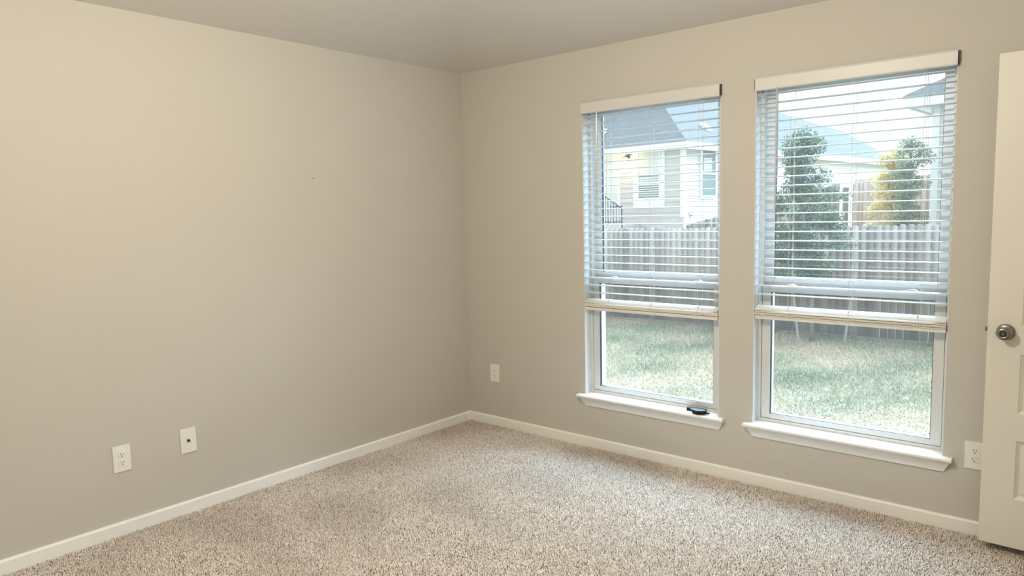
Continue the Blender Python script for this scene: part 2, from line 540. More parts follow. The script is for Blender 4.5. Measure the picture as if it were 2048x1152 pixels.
def make_blind(x0, x1, ztop_stack, wand_x, label):
    bx0, bx1 = x0 + 0.012, x1 - 0.005
    t = thing('window_blind', ((x0 + x1) / 2, 0.0, 2.12), label, 'window blind', 'raised white slat blinds over the two windows')
    yv = -0.020
    b = MB()
    prof = [(0, 2.058), (-0.005, 2.0575), (-0.009, 2.061), (-0.010, 2.066), (-0.010, 2.116), (-0.008, 2.121), (-0.004, 2.123), (0, 2.123)]
    b.prism(prof, lambda d, z: (x0 + 0.005, yv + d + 0.006, z), lambda d, z: (x1 + 0.001, yv + d + 0.006, z))
    v = b.build('valance', M['valance'], t)
    MB().box(x1 - 0.0015, x1 + 0.006, yv + 0.004, -0.001, 2.064, 2.121).build('valance_end_shade', M['darkplastic_shade'], v)  # dark strip standing in for the shaded gap at the valance end
    MB().box(x0 - 0.001, x0 + 0.004, yv + 0.004, -0.001, 2.066, 2.119).build('valance_end_shade', M['darkplastic_shade'], v)  # dark strip standing in for the valance's shadow on the wall
    MB().box(bx0, bx1, 0.000, 0.052, 2.070, 2.118).build('headrail', M['slat'], t, bevel=0.002)
    # open slats
    PITCH_ = 0.0464
    y0, y1 = -0.013, 0.037
    z = 2.043
    nslat = 0
    zbot = ztop_stack + 0.022
    while z > zbot:
        b = MB()
        slat_mesh(b, bx0, bx1, y0, y1, z)
        b.build('slat', M['slat'], t)
        z -= PITCH_
        nslat += 1
    # gathered slats, each a little shifted, above the bottom rail
    zr = ztop_stack - 0.062
    k = 0
    z = ztop_stack - 0.003
    g = random.Random(int(x0 * 100))
    while z > zr + 0.021:
        s_ = g.uniform(-0.004, 0.004)
        b = MB()
        slat_mesh(b, bx0 + g.uniform(-0.001, 0.002), bx1 - g.uniform(-0.001, 0.002), y0 + s_, y1 + s_, z, th=0.0032, tilt=0.0095 if k == 0 else 0.0035)
        b.build('slat', M['stack'], t)
        z -= 0.0155 if k == 0 else g.choice((0.0042, 0.0046, 0.0078, 0.0086))
        k += 1
    b = MB()
    b.box(bx0 + 0.001, bx1 - 0.001, y0 + 0.002, y1 - 0.002, zr, zr + 0.017)
    b.build('bottom_rail', M['stack'], t, bevel=0.004, seg=3)
    # ladder cords front and back, lift cord through the middle, clips on the stack
    for f in (0.205, 0.535, 0.875):
        cx = bx0 + (bx1 - bx0) * f
        b = MB()
        b.tube([(cx - 0.006, y0 - 0.002, 2.072), (cx - 0.006, y0 - 0.002, zr + 0.03)], 0.0010, 5)
        b.tube([(cx - 0.006, y1 + 0.002, 2.072), (cx - 0.006, y1 + 0.002, zr + 0.03)], 0.0010, 5)
        b.build('ladder_cord', M['cord'], t)
        b = MB()
        b.tube([(cx + 0.008, (y0 + y1) / 2, 2.072), (cx + 0.008, (y0 + y1) / 2, zr + 0.01)], 0.0009, 5)
        b.build('lift_cord', M['cord'], t)
        b = MB()
        pts = [(cx - 0.022, y0 - 0.003, ztop_stack - 0.030), (cx - 0.012, y0 - 0.0065, ztop_stack - 0.022), (cx, y0 - 0.007, ztop_stack - 0.030),
               (cx + 0.012, y0 - 0.0065, ztop_stack - 0.023), (cx + 0.022, y0 - 0.003, ztop_stack - 0.032)]
        b.tube(pts, 0.0016, 6)
        b.tube([(a, y, zz - 0.012) for a, y, zz in pts], 0.0016, 6)
        b.build('cord_loop', M['stack'], t)
        b = MB()
        b.tube([(cx - 0.006, y0 + 0.004, ztop_stack + 0.002), (cx - 0.004, y0 + 0.014, ztop_stack + 0.006)], 0.0018, 6)
        b.build('cord_knot', M['darkplastic_shade'], t)
    # tilt wand
    b = MB()
    b.tube([(wand_x, -0.024, 2.066), (wand_x + 0.001, -0.026, 2.045), (wand_x - 0.002, -0.027, 1.44)], 0.0042, 6)
    b.build('tilt_wand', M['wand'], t)
    return t
make_blind(*WX[0], 0.928, 1.135, 'white slat blind in the left window, gathered slats hanging lower')
make_blind(*WX[1], 0.955, 2.207, 'white slat blind in the right window nearest the door')

# ------------------------------------------------------------------ outlets and plates
def duplex(name, label):
    """built for a wall facing -y at the origin"""
    t = thing(name, (0, 0, 0), label, 'wall outlet', 'white duplex wall outlets')
    b = MB()
    b.box(-0.0395, 0.0395, -0.0055, 0, -0.0625, 0.0625)
    b.build('cover_plate', M['plate'], t, bevel=0.0022)
    for s in (1, -1):
        b = MB()
        pol = []
        for k in range(24):
            a = 2 * math.pi * k / 24
            pol.append((0.0172 * math.cos(a), max(-0.0135, min(0.0135, 0.0172 * math.sin(a)))))
        cz = 0.0195 * s
        b.prism(pol, lambda u, v: (u, -0.0050, cz + v), lambda u, v: (u, -0.0078, cz + v))
        r = b.build('receptacle', M['plate'], t, bevel=0.0004, seg=1)
        b = MB()
        b.box(-0.0074, -0.0050, -0.0084, -0.0070, cz + 0.0005, cz + 0.0085)
        b.box(0.0050, 0.0072, -0.0084, -0.0070, cz + 0.0010, cz + 0.0080)
        b.lathe([(0, 0), (0.0027, 0), (0.0027, 0.0014), (0, 0.0014)], (0, -0.0070, cz - 0.0060), (0, -1, 0), 12)
        b.build('slots', M['slot'], r)
    b = MB()
    b.lathe([(0, 0), (0.003, 0), (0.0025, 0.001), (0, 0.0012)], (0, -0.0054, 0), (0, -1, 0), 12)
    b.build('screw', M['plate'], t)
    return t
def copy_tree(o, parent=None):
    c = o.copy()
    COL.objects.link(c)
    if parent:
        c.parent = parent
    for ch in list(o.children):
        copy_tree(ch, c)
    return c
out1 = duplex('wall_outlet', 'white duplex outlet between the corner and the left window')
out1.location = (0.252, 0, 0.364)
out2 = copy_tree(out1)
out2.location = (3.101, 0, 0.355)
out2['label'] = 'white duplex outlet half hidden behind the open door edge'
out3 = copy_tree(out1)
out3.location = (0, -2.371, 0.359)
out3.rotation_euler = (0, 0, math.radians(90))
out3['label'] = 'white duplex outlet low on the left wall'

t = thing('cable_jack_plate', (0, -2.053, 0.365), 'white cable jack plate on the left wall beside an outlet', 'cable jack')
b = MB()
b.box(0, 0.0055, -2.053 - 0.0395, -2.053 + 0.0395, 0.365 - 0.0625, 0.365 + 0.0625)
b.build('cover_plate', M['plate'], t, bevel=0.0022)
b = MB()
b.lathe([(0, 0), (0.0075, 0), (0.0075, 0.003), (0.0048, 0.003), (0.0048, 0.011), (0.003, 0.0112), (0.003, 0.008), (0, 0.008)],
        (0.005, -2.053, 0.365), (1, 0, 0), 14)
b.build('coax_connector', M['brass'], t)
for s in (1, -1):
    b = MB()
    b.lathe([(0, 0), (0.003, 0), (0.0025, 0.001), (0, 0.0012)], (0.0054, -2.053, 0.365 + 0.042 * s), (1, 0, 0), 12)
    b.build('screw', M['plate'], t)

b = MB()
b.lathe([(0, 0.0), (0.0012, 0.0), (0.0012, 0.006), (0.003, 0.006), (0.0028, 0.0075), (0, 0.008)], (0, -1.237, 1.695), (1, 0, 0), 10)
tag(b.build('nail', M['slot']), 'tiny dark nail in the middle of the left wall', 'nail')

# ------------------------------------------------------------------ black pieces on the left sill
t = thing('plastic_clip', (1.742, 0.030, 0.3305), 'flat black plastic piece at the back of the left sill', 'plastic piece', 'black plastic pieces on the left sill')
b = MB()
b.prism([(1.690, 0.036), (1.702, 0.012), (1.775, 0.012), (1.806, 0.034), (1.810, 0.050), (1.700, 0.046)],
        lambda x, y: (x, y, 0.3305), lambda x, y: (x + (0.004 if x < 1.75 else 0.0), y, 0.3475))
b.build('clip_body', M['black'], t, bevel=0.003)
t = thing('plastic_bracket', (1.78, -0.01, 0.3305), 'black plastic bracket with pale rim at the front of the left sill', 'plastic piece', 'black plastic pieces on the left sill')
b = MB()
b.prism([(1.748, -0.026), (1.790, -0.040), (1.826, -0.024), (1.838, -0.004), (1.815, 0.008), (1.752, 0.006)],
        lambda x, y: (1.79 + (x - 1.79) * 0.8, y, 0.3305), lambda x, y: (x, y, 0.354))
br = b.build('bracket_body', M['black'], t, bevel=0.003)
b = MB()
b.tube([(1.746, -0.022, 0.3535), (1.790, -0.0395, 0.3545), (1.822, -0.025, 0.3545)], 0.0022, 8)
b.build('pale_rim', M['silver'], br)
b = MB()
b.prism([(1.812, -0.018), (1.846, -0.006), (1.848, 0.006), (1.815, 0.004)], lambda x, y: (x, y, 0.334), lambda x, y: (x, y, 0.342))
b.build('tab', M['black'], br, bevel=0.002)

# ------------------------------------------------------------------ open door
TH = math.radians(2.5)
A = Vector((3.143, -0.141, 0.0))
du = Vector((math.cos(TH), -math.sin(TH), 0))
dn = Vector((-math.sin(TH), -math.cos(TH), 0))      # out of the visible face
def DP(s, d, z):
    return A + du * s + dn * d + Vector((0, 0, z))
DW, DZ0, DZ1, DT = 0.762, 0.030, 2.061, 0.035
door = thing('door_1', A, 'cream five panel door standing open by the right window', 'door', kind='structure')
rails = [(0.030, 0.240), (0.4885, 0.6025), (0.850, 0.966), (1.214, 1.330), (1.578, 1.694), (1.942, 2.061)]
ST = 0.117
b = MB()
def dbox(b, s0, s1, d0, d1, z0, z1):
    b.obox(DP((s0 + s1) / 2, (d0 + d1) / 2, (z0 + z1) / 2), du * (s1 - s0) / 2, dn * (d1 - d0) / 2, Vector((0, 0, (z1 - z0) / 2)))
dbox(b, 0, ST, -DT, 0, DZ0, DZ1)
dbox(b, DW - ST, DW, -DT, 0, DZ0, DZ1)
for z0, z1 in rails:
    dbox(b, ST, DW - ST, -DT, 0, z0, z1)
slab = b.build('door_slab', M['door'], door)
panels = [(rails[i][1], rails[i + 1][0]) for i in range(5)]
for z0, z1 in panels:
    b = MB()
    def rect(s_in, d):
        return [DP(ST + s_in, d, z0 + s_in), DP(DW - ST - s_in, d, z0 + s_in), DP(DW - ST - s_in, d, z1 - s_in), DP(ST + s_in, d, z1 - s_in)]
    rings = [[b.bm.verts.new(p) for p in rect(i, d)] for i, d in ((0, -0.0005), (0.004, -0.004), (0.014, -0.010), (0.018, -0.010), (0.040, -0.003))]
    for a, c in zip(rings, rings[1:]):
        for k in range(4):
            b.bm.faces.new((a[k], a[(k + 1) % 4], c[(k + 1) % 4], c[k]))
    b.bm.faces.new(rings[-1])
    back = [b.bm.verts.new(p) for p in rect(0, -DT + 0.002)]
    for k in range(4):
        b.bm.faces.new((rings[0][k], rings[0][(k + 1) % 4], back[(k + 1) % 4], back[k]))
    b.bm.faces.new(back)
    b.build('door_panel', M['door'], door)
kp = DP(0.064, 0, 0.938)
b = MB()
b.lathe([(0, 0), (0.033, 0), (0.0335, 0.004), (0.030, 0.008), (0.018, 0.011), (0, 0.011)], kp, dn, 36)
ro = b.build('rosette', M['nickel'], door, smooth=True)
b = MB()
b.lathe([(0.0125, 0.008), (0.0125, 0.026), (0.019, 0.031), (0.0262, 0.040), (0.0278, 0.049), (0.0262, 0.057), (0.021, 0.0625), (0.0135, 0.0645), (0.0125, 0.0628), (0, 0.0625)], kp, dn, 40)
kn = b.build('door_knob', M['nickel'], door, smooth=True)
b = MB()
b.lathe([(0.0123, 0.0625), (0.0123, 0.0642), (0.009, 0.0648), (0, 0.0648)], kp, dn, 24)
b.build('lock_button_ring', M['darkplastic_shade'], kn)
b = MB()
b.lathe([(0.004, 0.0645), (0.0045, 0.0675), (0.003, 0.0685), (0, 0.0685)], kp, dn, 16)
b.build('lock_button', M['nickel'], kn, smooth=True)
b = MB()
lp = DP(0, -DT / 2, 0.944)
b.obox(lp - du * 0.005, du * 0.006, dn * 0.007, Vector((0, 0, 0.009)))
lb = b.build('latch_bolt', M['nickel'], door, bevel=0.002)
for z in (0.25, 1.05, 1.85):
    b = MB()
    b.tube([DP(DW + 0.006, 0.004, z - 0.045), DP(DW + 0.006, 0.004, z + 0.045)], 0.006, 10)
    dbox(b, DW - 0.001, DW + 0.004, -0.030, 0.002, z - 0.044, z + 0.044)
    b.build('hinge', M['nickel'], door)

# ------------------------------------------------------------------ back yard
GZ = -0.52
def ground_z(x, y):
    return np.where(y < 8.3, GZ + 0.0 * x, np.minimum(GZ + (y - 8.3) * 0.28, 0.2))
b = MB()
xs = [-40, -12, -6, -2, 2, 6, 30]
ys = [0.16, 2, 4, 6, 8, 8.3, 9.5, 10.9, 14, 20, 60]
vs = [[b.bm.verts.new((x, y, float(ground_z(np.array(x), np.array(y))))) for x in xs] for y in ys]
for j in range(len(ys) - 1):
    for i in range(len(xs) - 1):
        b.bm.faces.new((vs[j][i], vs[j][i + 1], vs[j + 1][i + 1], vs[j + 1][i]))
tag(b.build('ground', M['soil']), 'pale ground of the back yard', 'ground', kind='structure')
# grass blades
ng = 190000
gx_ = NR.uniform(-4.6, 3.4, ng)
gy_ = 0.4 + 7.55 * NR.random(ng) ** 0.8
keep = gx_ > (3.4 - (gy_ + 3.7) * 1.0)
gx_, gy_ = gx_[keep], gy_[keep]
ng = gx_.size
clump = smooth_noise(gx_, gy_, 16, 1.0, 7.0, 21)
gh = np.clip(NR.uniform(0.016, 0.046, ng) + 0.005 * clump, 0.012, 0.06)
ga = NR.uniform(0, 6.28, ng)
gl_ = NR.uniform(0.3, 1.6, ng) * gh
gw = NR.uniform(0.003, 0.007, ng)
GV = np.zeros((ng, 3, 3), dtype=np.float32)
GV[:, 0] = np.stack([gx_ - np.sin(ga) * gw, gy_ + np.cos(ga) * gw, np.full(ng, GZ)], 1)
GV[:, 1] = np.stack([gx_ + np.sin(ga) * gw, gy_ - np.cos(ga) * gw, np.full(ng, GZ)], 1)
GV[:, 2] = np.stack([gx_ + np.cos(ga) * gl_, gy_ + np.sin(ga) * gl_, GZ + gh], 1)
gt = np.clip(0.60 - 0.26 * clump - 0.25 * np.clip((gy_ - 6.2) / 1.5, 0, 1) * (gx_ < -0.6) + NR.normal(0, 0.2, ng), 0, 1)
gr = soup('lawn_grass', GV.reshape(-1, 3), np.arange(ng * 3), np.full(ng, 3), M['grass'], np.repeat(gt, 3))
tag(gr, 'pale patchy green lawn grass outside the windows', 'grass', kind='stuff')

# fences
def fence(name, p0, p1, z0, top0, top1, label, m, pitch=0.142, step=None, posts=4, dark=0.0, rail=True):
    """dog-eared pickets between two ground points; posts and rails on the far side"""
    p0, p1 = Vector((*p0, 0)), Vector((*p1, 0))
    d = p1 - p0
    L = d.length
    d.normalize()
    nrm = Vector((-d.y, d.x, 0))
    t = thing(name, (p0 + p1) / 2 + Vector((0, 0, z0)), label, 'fence')
    g = random.Random(len(label))
    verts, faces, tot, tint = [], [], [], []
    n_ = int(L / pitch)
    for i in range(n_):
        w = pitch * g.uniform(0.94, 0.985)
        s = i * pitch
        f = (i + 0.5) / n_
        zt_ = top0 + (top1 - top0) * f + g.uniform(-0.012, 0.012)
        ear = 0.028
        pol = [(0, z0), (w, z0), (w, zt_ - ear), (w - ear, zt_), (ear, zt_), (0, zt_ - ear)]
        k = len(verts)
        off = g.uniform(-0.004, 0.004)
        tv = min(1, max(0, g.gauss(0.55 - dark, 0.22)))
        for th in (0.0, 0.016):
            for u, z in pol:
                q = p0 + d * (s + u) + nrm * (th + off)
                verts.append((q.x, q.y, z))
                tint.append(min(1, max(0, tv + g.uniform(-0.1, 0.1))))
        faces += [k + j for j in range(6)]
        tot.append(6)
        faces += [k + 11 - j for j in range(6)]
        tot.append(6)
        for j in range(6):
            faces += [k + (j + 1) % 6, k + j, k + 6 + j, k + 6 + (j + 1) % 6]
            tot.append(4)
    soup('picket_panel', verts, faces, tot, m, tint, t)
    for i in range(posts + 1):
        f = i / posts
        q = p0 + d * (L * f) + nrm * 0.085
        b = MB()
        zt_ = top0 + (top1 - top0) * f - 0.12
        b.obox((q.x, q.y, (z0 + zt_) / 2), d * 0.045, nrm * 0.045, Vector((0, 0, (zt_ - z0) / 2)))
        o = b.build('post', m, t)
        set_tint(o, lambda c: 0.35)
    if rail:
        for fz in (0.18, 0.82):
            b = MB()
            a0, a1 = z0 + (top0 - z0) * fz, z0 + (top1 - z0) * fz
            c = (p0 + p1) / 2 + nrm * 0.036
            b.obox((c.x, c.y, (a0 + a1) / 2), d * (L / 2) + Vector((0, 0, (a1 - a0) / 2)), nrm * 0.018, Vector((0, 0, 0.043)))
            o = b.build('rail', m, t)
            set_tint(o, lambda c: 0.4)
    return t
fence('yard_fence', (-6.0, 7.93), (3.6, 8.25), -0.53, 1.15, 1.20, 'low weathered grey picket fence at the end of the lawn', M['cedar'], pitch=0.108)
fence('side_fence', (-7.50, 18.27), (-1.55, 14.45), 0.16, 1.00, 2.05, 'grey sloping fence rising behind the young tree', M['cedar'], dark=0.1)
fence('tan_fence', (-1.30, 14.45), (0.62, 14.45), 0.16, 2.12, 2.16, 'tan wooden fence behind the yellow leaved tree', M['tancedar'], pitch=0.1)

# bird on the sloping fence
bd = Vector((-7.30, 18.13, 1.27))
t = thing('bird', bd, 'small black bird perched on the sloping grey fence', 'bird')
sd = Vector((-0.80, 0.42, 0)).normalized()                # beak end points left
pts = [(0.088, 0.088, 0.002), (0.078, 0.092, 0.010), (0.060, 0.096, 0.024), (0.045, 0.090, 0.026), (0.030, 0.076, 0.030), (0.0, 0.060, 0.045),
       (-0.03, 0.052, 0.042), (-0.06, 0.047, 0.028), (-0.085, 0.042, 0.014), (-0.12, 0.034, 0.012), (-0.150, 0.026, 0.008)]
b = MB()
b.tube([bd + sd * u + Vector((0, 0, z)) for u, z, r in pts], [r for u, z, r in pts], 12)
body = b.build('bird_body', M['feather'], t, smooth=True)
b = MB()
for s in (-0.012, 0.012):
    q = bd + Vector((-sd.y, sd.x, 0)) * s
    b.tube([q + Vector((0, 0, 0.03)), q + Vector((0, 0, -0.09))], 0.004, 6)
b.build('bird_legs', M['feather'], body)

# trees
def leaves(name, blobs, count, size, m, parent, seed):
    g = np.random.default_rng(seed)
    w = np.array([bl[3] * bl[4] * bl[5] for bl in blobs])
    w = w / w.sum()
    which = g.choice(len(blobs), count, p=w)
    B = np.array(blobs)[which]
    d = g.normal(0, 1, (count, 3))
    d /= np.linalg.norm(d, axis=1)[:, None]
    rad = g.random(count) ** 0.45
    c = B[:, :3] + d * rad[:, None] * B[:, 3:6]
    a = g.normal(0, 1, (count, 3))
    a /= np.linalg.norm(a, axis=1)[:, None]
    e = np.cross(a, g.normal(0, 1, (count, 3)))
    e /= np.linalg.norm(e, axis=1)[:, None]
    L = g.uniform(0.6, 1.2, count)[:, None] * size
    W = L * 0.30
    nn = np.cross(a, e)
    V_ = np.stack([c - a * L, c + e * W + nn * W * 0.3, c + a * L, c - e * W + nn * W * 0.3], 1)
    tint = np.clip(0.15 + 0.55 * g.random(count) + 0.3 * (g.random(count) < 0.2), 0, 1)
    return soup(name, V_.reshape(-1, 3), np.arange(count * 4), np.full(count, 4), m, np.repeat(tint, 4), parent)
def trunk(name, path, r0, r1, m, parent, limbs):
    b = MB()
    k = len(path)
    b.tube(path, [r0 + (r1 - r0) * i / (k - 1) for i in range(k)], 9)
    for a, c, r in limbs:
        mid = (Vector(a) + Vector(c)) / 2 + Vector((0, 0, 0.06))
        b.tube([a, mid, c], [r, r * 0.7, r * 0.3], 6)
    return b.build(name, m, parent, smooth=True)

t = thing('young_oak', (0.10, 7.25, GZ), 'young dark green leafy tree standing on the lawn before the fence', 'tree')
cx, cy = -0.16, 7.3
blobs = []
g = random.Random(5)
for i in range(34):
    f = i / 33
    z = 0.35 + 2.15 * f
    r = 0.52 * (1 - 0.55 * max(0, f - 0.45) / 0.55) * (0.75 + 0.25 * min(1, f / 0.15))
    a = g.uniform(0, 6.28)
    q = r * g.uniform(0.3, 0.95)
    blobs.append((cx + math.cos(a) * q, cy + math.sin(a) * q, z, 0.27 * (1 - 0.35 * f), 0.26, 0.16))
blobs += [(cx, cy, 2.42, 0.16, 0.16, 0.20), (0.42, 7.25, 1.62, 0.20, 0.15, 0.07), (0.30, 7.25, 1.70, 0.18, 0.15, 0.07), (0.43, 7.3, 0.98, 0.26, 0.2, 0.14)]
leaves('foliage', blobs, 17000, 0.034, M['leaf'], t, 41)
limbs = []
for bl in blobs[::2]:
    limbs.append(((cx + 0.04, cy, max(0.1, bl[2] - 0.3)), bl[:3], 0.013))
trunk('trunk', [(0.10, 7.25, GZ - 0.02), (0.06, 7.27, 0.2), (0.0, 7.3, 0.9), (cx, cy, 1.7), (cx, cy, 2.45)], 0.035, 0.008, M['bark'], t, limbs)
b = MB()
b.tube([(-0.02, 7.02, GZ - 0.05), (-0.14, 6.98, 0.62)], 0.016, 8)
tag(b.build('tree_stake', M['palewood']), 'pale leaning wooden stake beside the young tree trunk', 'stake', 'pale stakes around the young tree')
b = MB()
b.tube([(0.50, 7.40, GZ - 0.05), (0.64, 7.45, 0.70)], 0.018, 8)
tag(b.build('tree_stake', M['palewood']), 'tall pale leaning stake on the lawn to the right of the young tree', 'stake', 'pale stakes around the young tree')

t = thing('yellow_tree', (-0.10, 12.6, 0.2), 'small tree with yellow autumn leaves beyond the fence', 'tree')
blobs = []
for i in range(26):
    f = i / 25
    z = 0.75 + 1.75 * f
    r = 0.42 * (1 - 0.55 * max(0, f - 0.4) / 0.6)
    a = g.uniform(0, 6.28)
    q = r * g.uniform(0.2, 0.9)
    blobs.append((-0.08 + math.cos(a) * q, 12.65 + math.sin(a) * q, z, 0.22, 0.22, 0.16))
leaves('foliage', blobs, 6500, 0.046, M['yellowleaf'], t, 42)
trunk('trunk', [(-0.10, 12.6, 0.15), (-0.08, 12.62, 1.0), (-0.08, 12.65, 2.4)], 0.03, 0.006, M['bark'], t,
      [((-0.09, 12.62, max(0.5, bl[2] - 0.3)), bl[:3], 0.012) for bl in blobs[::2]])

t = thing('green_tree', (0.45, 11.6, 0.2), 'loose green tree beyond the fence beside the white house corner', 'tree')
blobs = []
for i in range(34):
    f = i / 33
    z = 0.75 + 1.88 * f
    r = 0.31 * (1 - 0.20 * max(0, f - 0.5) / 0.5)
    a = g.uniform(0, 6.28)
    q = r * g.uniform(0.2, 0.95)
    blobs.append((0.45 + math.cos(a) * q, 11.65 + math.sin(a) * q, z, 0.18, 0.18, 0.15))
leaves('foliage', blobs, 5200, 0.038, M['greenleaf'], t, 43)
trunk('trunk', [(0.45, 11.6, 0.15), (0.46, 11.63, 1.0), (0.45, 11.65, 2.6)], 0.03, 0.006, M['bark'], t,
      [((0.455, 11.63, max(0.5, bl[2] - 0.3)), bl[:3], 0.011) for bl in blobs[::2]])

# ------------------------------------------------------------------ houses beyond the fence
class Frame:
    """local house frame: u along one wall, v along the other, z up; out(d) moves off a wall"""
    def __init__(s, c, az):
        s.c = Vector(c)
        s.v = Vector((math.cos(az), math.sin(az), 0))
        s.u = Vector((-math.sin(az), math.cos(az), 0))
    def p(s, u, v, z):
        return Vector((s.c.x, s.c.y, 0)) + s.u * u + s.v * v + Vector((0, 0, z))
    def box(s, b, u0, u1, v0, v1, z0, z1):
        c = s.p((u0 + u1) / 2, (v0 + v1) / 2, (z0 + z1) / 2)
        b.obox(c, s.u * (u1 - u0) / 2, s.v * (v1 - v0) / 2, Vector((0, 0, (z1 - z0) / 2)))
def lap(b, fr, face, a0, a1, z0, z1, c=0.178):
    """lap siding courses on the face v=0 ('u') or u=0 ('v') of a frame"""
    n_ = int(math.ceil((z1 - z0) / c))
    for i in range(n_):
        za, zb = z0 + i * c, min(z1, z0 + (i + 1) * c)
        def P(a, d, z):
            return fr.p(a, -d, z) if face == 'u' else fr.p(-d, a, z)
        pts = [P(a0, 0, za), P(a1, 0, za), P(a1, 0.022, za), P(a0, 0.022, za), P(a0, 0.003, zb), P(a1, 0.003, zb), P(a1, 0, zb), P(a0, 0, zb)]
        v = [b.bm.verts.new(q) for q in pts]
        for f in ((0, 1, 2, 3), (3, 2, 5, 4), (4, 5, 6, 7), (0, 3, 4, 7), (1, 6, 5, 2), (0, 7, 6, 1)):
            b.bm.faces.new([v[k] for k in f])

C = Frame((-7.684, 18.429), math.radians(83.75))
hs = thing('neighbour_house', (-7.684, 18.429, 0.16), 'pale sided house with grey hip roof and lit porch lamp beyond the fence', 'house')
LU, LV = 9.0, 18.6
b = MB()
C.box(b, 0.02, LU, 0.02, LV, 0.16, 3.66)
b.build('core', M['siding'], hs)
b = MB()
C.box(b, -0.01, LU, -0.01, LV, 0.16, 1.25)
b.build('foundation', M['concrete'], hs)
b = MB()
lap(b, C, 'u', 0.0, LU, 1.25, 3.66)
lap(b, C, 'v', 0.0, LV, 1.25, 3.66)
b.build('siding', M['siding'], hs)
b = MB()
C.box(b, -0.035, 0.11, -0.035, 0.11, 1.25, 3.66)
b.build('corner_board', M['housetrim'], hs)
OV = 0.30
b = MB()                                            # eave: soffit then fascia boards
C.box(b, -OV + 0.02, LU, -OV + 0.02, 0.05, 3.50, 3.53)
C.box(b, -OV + 0.02, 0.05, 0.05, LV + 0.4, 3.50, 3.53)
b.build('soffit', M['soffit'], hs)
b = MB()
C.box(b, -OV - 0.02, LU, -OV - 0.02, -OV + 0.02, 3.49, 3.73)
C.box(b, -OV - 0.02, -OV + 0.02, -OV + 0.02, LV + 0.4, 3.49, 3.73)
b.build('fascia', M['housetrim'], hs)
# roof (pitch 0.6); far end drops in two steps
S6 = 0.6
def RPt(v, u, dz=0.0):
    return C.p(u - OV - 0.03, v - OV - 0.03, 3.72 + S6 * min(u, 11.0 - u) + dz)
b = MB()
outl = [(0, 0), (19.2, 0), (19.4, 0.98), (19.9, 3.0), (18.77, 3.32), (15.01, 4.39), (11.28, 5.5), (5.5, 5.5)]
for dz in (0.0, -0.12):
    v = [b.bm.verts.new(RPt(a, c, dz)) for a, c in outl]
    b.bm.faces.new(v)
    lf = [b.bm.verts.new(q) for q in (RPt(0, 0, dz), RPt(5.5, 5.5, dz), C.p(11 - OV, -OV, 3.72 + dz))]
    b.bm.faces.new(lf)
    rp_ = [b.bm.verts.new(q) for q in (C.p(11 - OV, -OV, 3.72 + dz), RPt(5.5, 5.5, dz), RPt(11.28, 5.5, dz), C.p(11 - OV, 19.2, 3.72 + dz))]
    b.bm.faces.new(rp_)
    en = [b.bm.verts.new(q) for q in [RPt(a, c, dz) for a, c in outl[1:7]] + [C.p(11 - OV, 19.2, 3.72 + dz)]]
    for k in range(1, len(en) - 1):
        b.bm.faces.new((en[k], en[k + 1], en[-1])) if k + 1 < len(en) - 1 else None
rf = b.build('roof', M['shingle'], hs)
b = MB()
# low roof vents on the left slope and right slope
def left_roof(uu, vv):
    return C.p(uu - OV, vv - OV, 3.72 + S6 * vv)
q = left_roof(4.6, 1.2)
b.obox(q + Vector((0, 0, 0.06)), C.u * 0.22, (C.v + Vector((0, 0, S6))).normalized() * 0.18, Vector((0, 0, 0.06)))
b.build('roof_vent', M['housetrim'], rf)
b = MB()
q = RPt(3.1, 1.2)
b.obox(q + Vector((0, 0, 0.06)), C.v * 0.2, (C.u + Vector((0, 0, S6))).normalized() * 0.18, Vector((0, 0, 0.06)))
b.build('roof_vent', M['housetrim'], rf)
# door, window with blind, boards on the left face
b = MB()
C.box(b, 2.62, 3.42, -0.055, 0, 1.06, 3.50)
pd = b.build('porch_door_frame', M['housetrim'], hs)
b = MB()
C.box(b, 2.74, 3.32, -0.075, -0.05, 1.08, 3.38)
pdd = b.build('porch_door', M['siding2'], pd, bevel=0.01)
b = MB()
C.box(b, 2.84, 3.22, -0.083, -0.07, 1.9, 3.2)
b.build('door_glass', M['houseblind'], pd)
b = MB()
for a, z0_, z1_ in ((0.72, 1.72, 3.62), (1.93, 1.72, 3.62)):
    C.box(b, a, a + 0.11, -0.05, 0, z0_, z1_)
C.box(b, 0.72, 2.04, -0.05, 0, 1.62, 1.74)
C.box(b, 0.83, 1.93, -0.03, 0, 1.74, 3.62)
b.build('window_surround', M['housetrim'], hs)
b = MB()
for a, c, z0_, z1_ in ((0.94, 1.80, 1.95, 2.72), (0.94, 1.80, 2.76, 3.52)):
    ring_z = 0.05
    C.box(b, a - 0.05, a, -0.065, -0.02, z0_ - 0.04, z1_)
    C.box(b, c, c + 0.05, -0.065, -0.02, z0_ - 0.04, z1_)
    C.box(b, a - 0.05, c + 0.05, -0.065, -0.02, z0_ - 0.04, z0_)
    C.box(b, a - 0.05, c + 0.05, -0.065, -0.02, z1_, z1_ + 0.05)
wf = b.build('house_window', M['housetrim'], hs)
b = MB()
C.box(b, 0.94, 1.80, -0.045, -0.03, 1.95, 2.72)
b.build('pane', M['houseglass'], wf)
b = MB()
for k in range(9):
    z = 2.00 + k * 0.075
    C.box(b, 0.95, 1.79, -0.050, -0.044, z, z + 0.035 + 0.022 * (k > 4))
for k in range(15):
    z = 2.79 + k * 0.048
    C.box(b, 0.95, 1.79, -0.050, -0.030, z, z + 0.044)
b.build('window_blind_slats', M['houseblind'], wf)
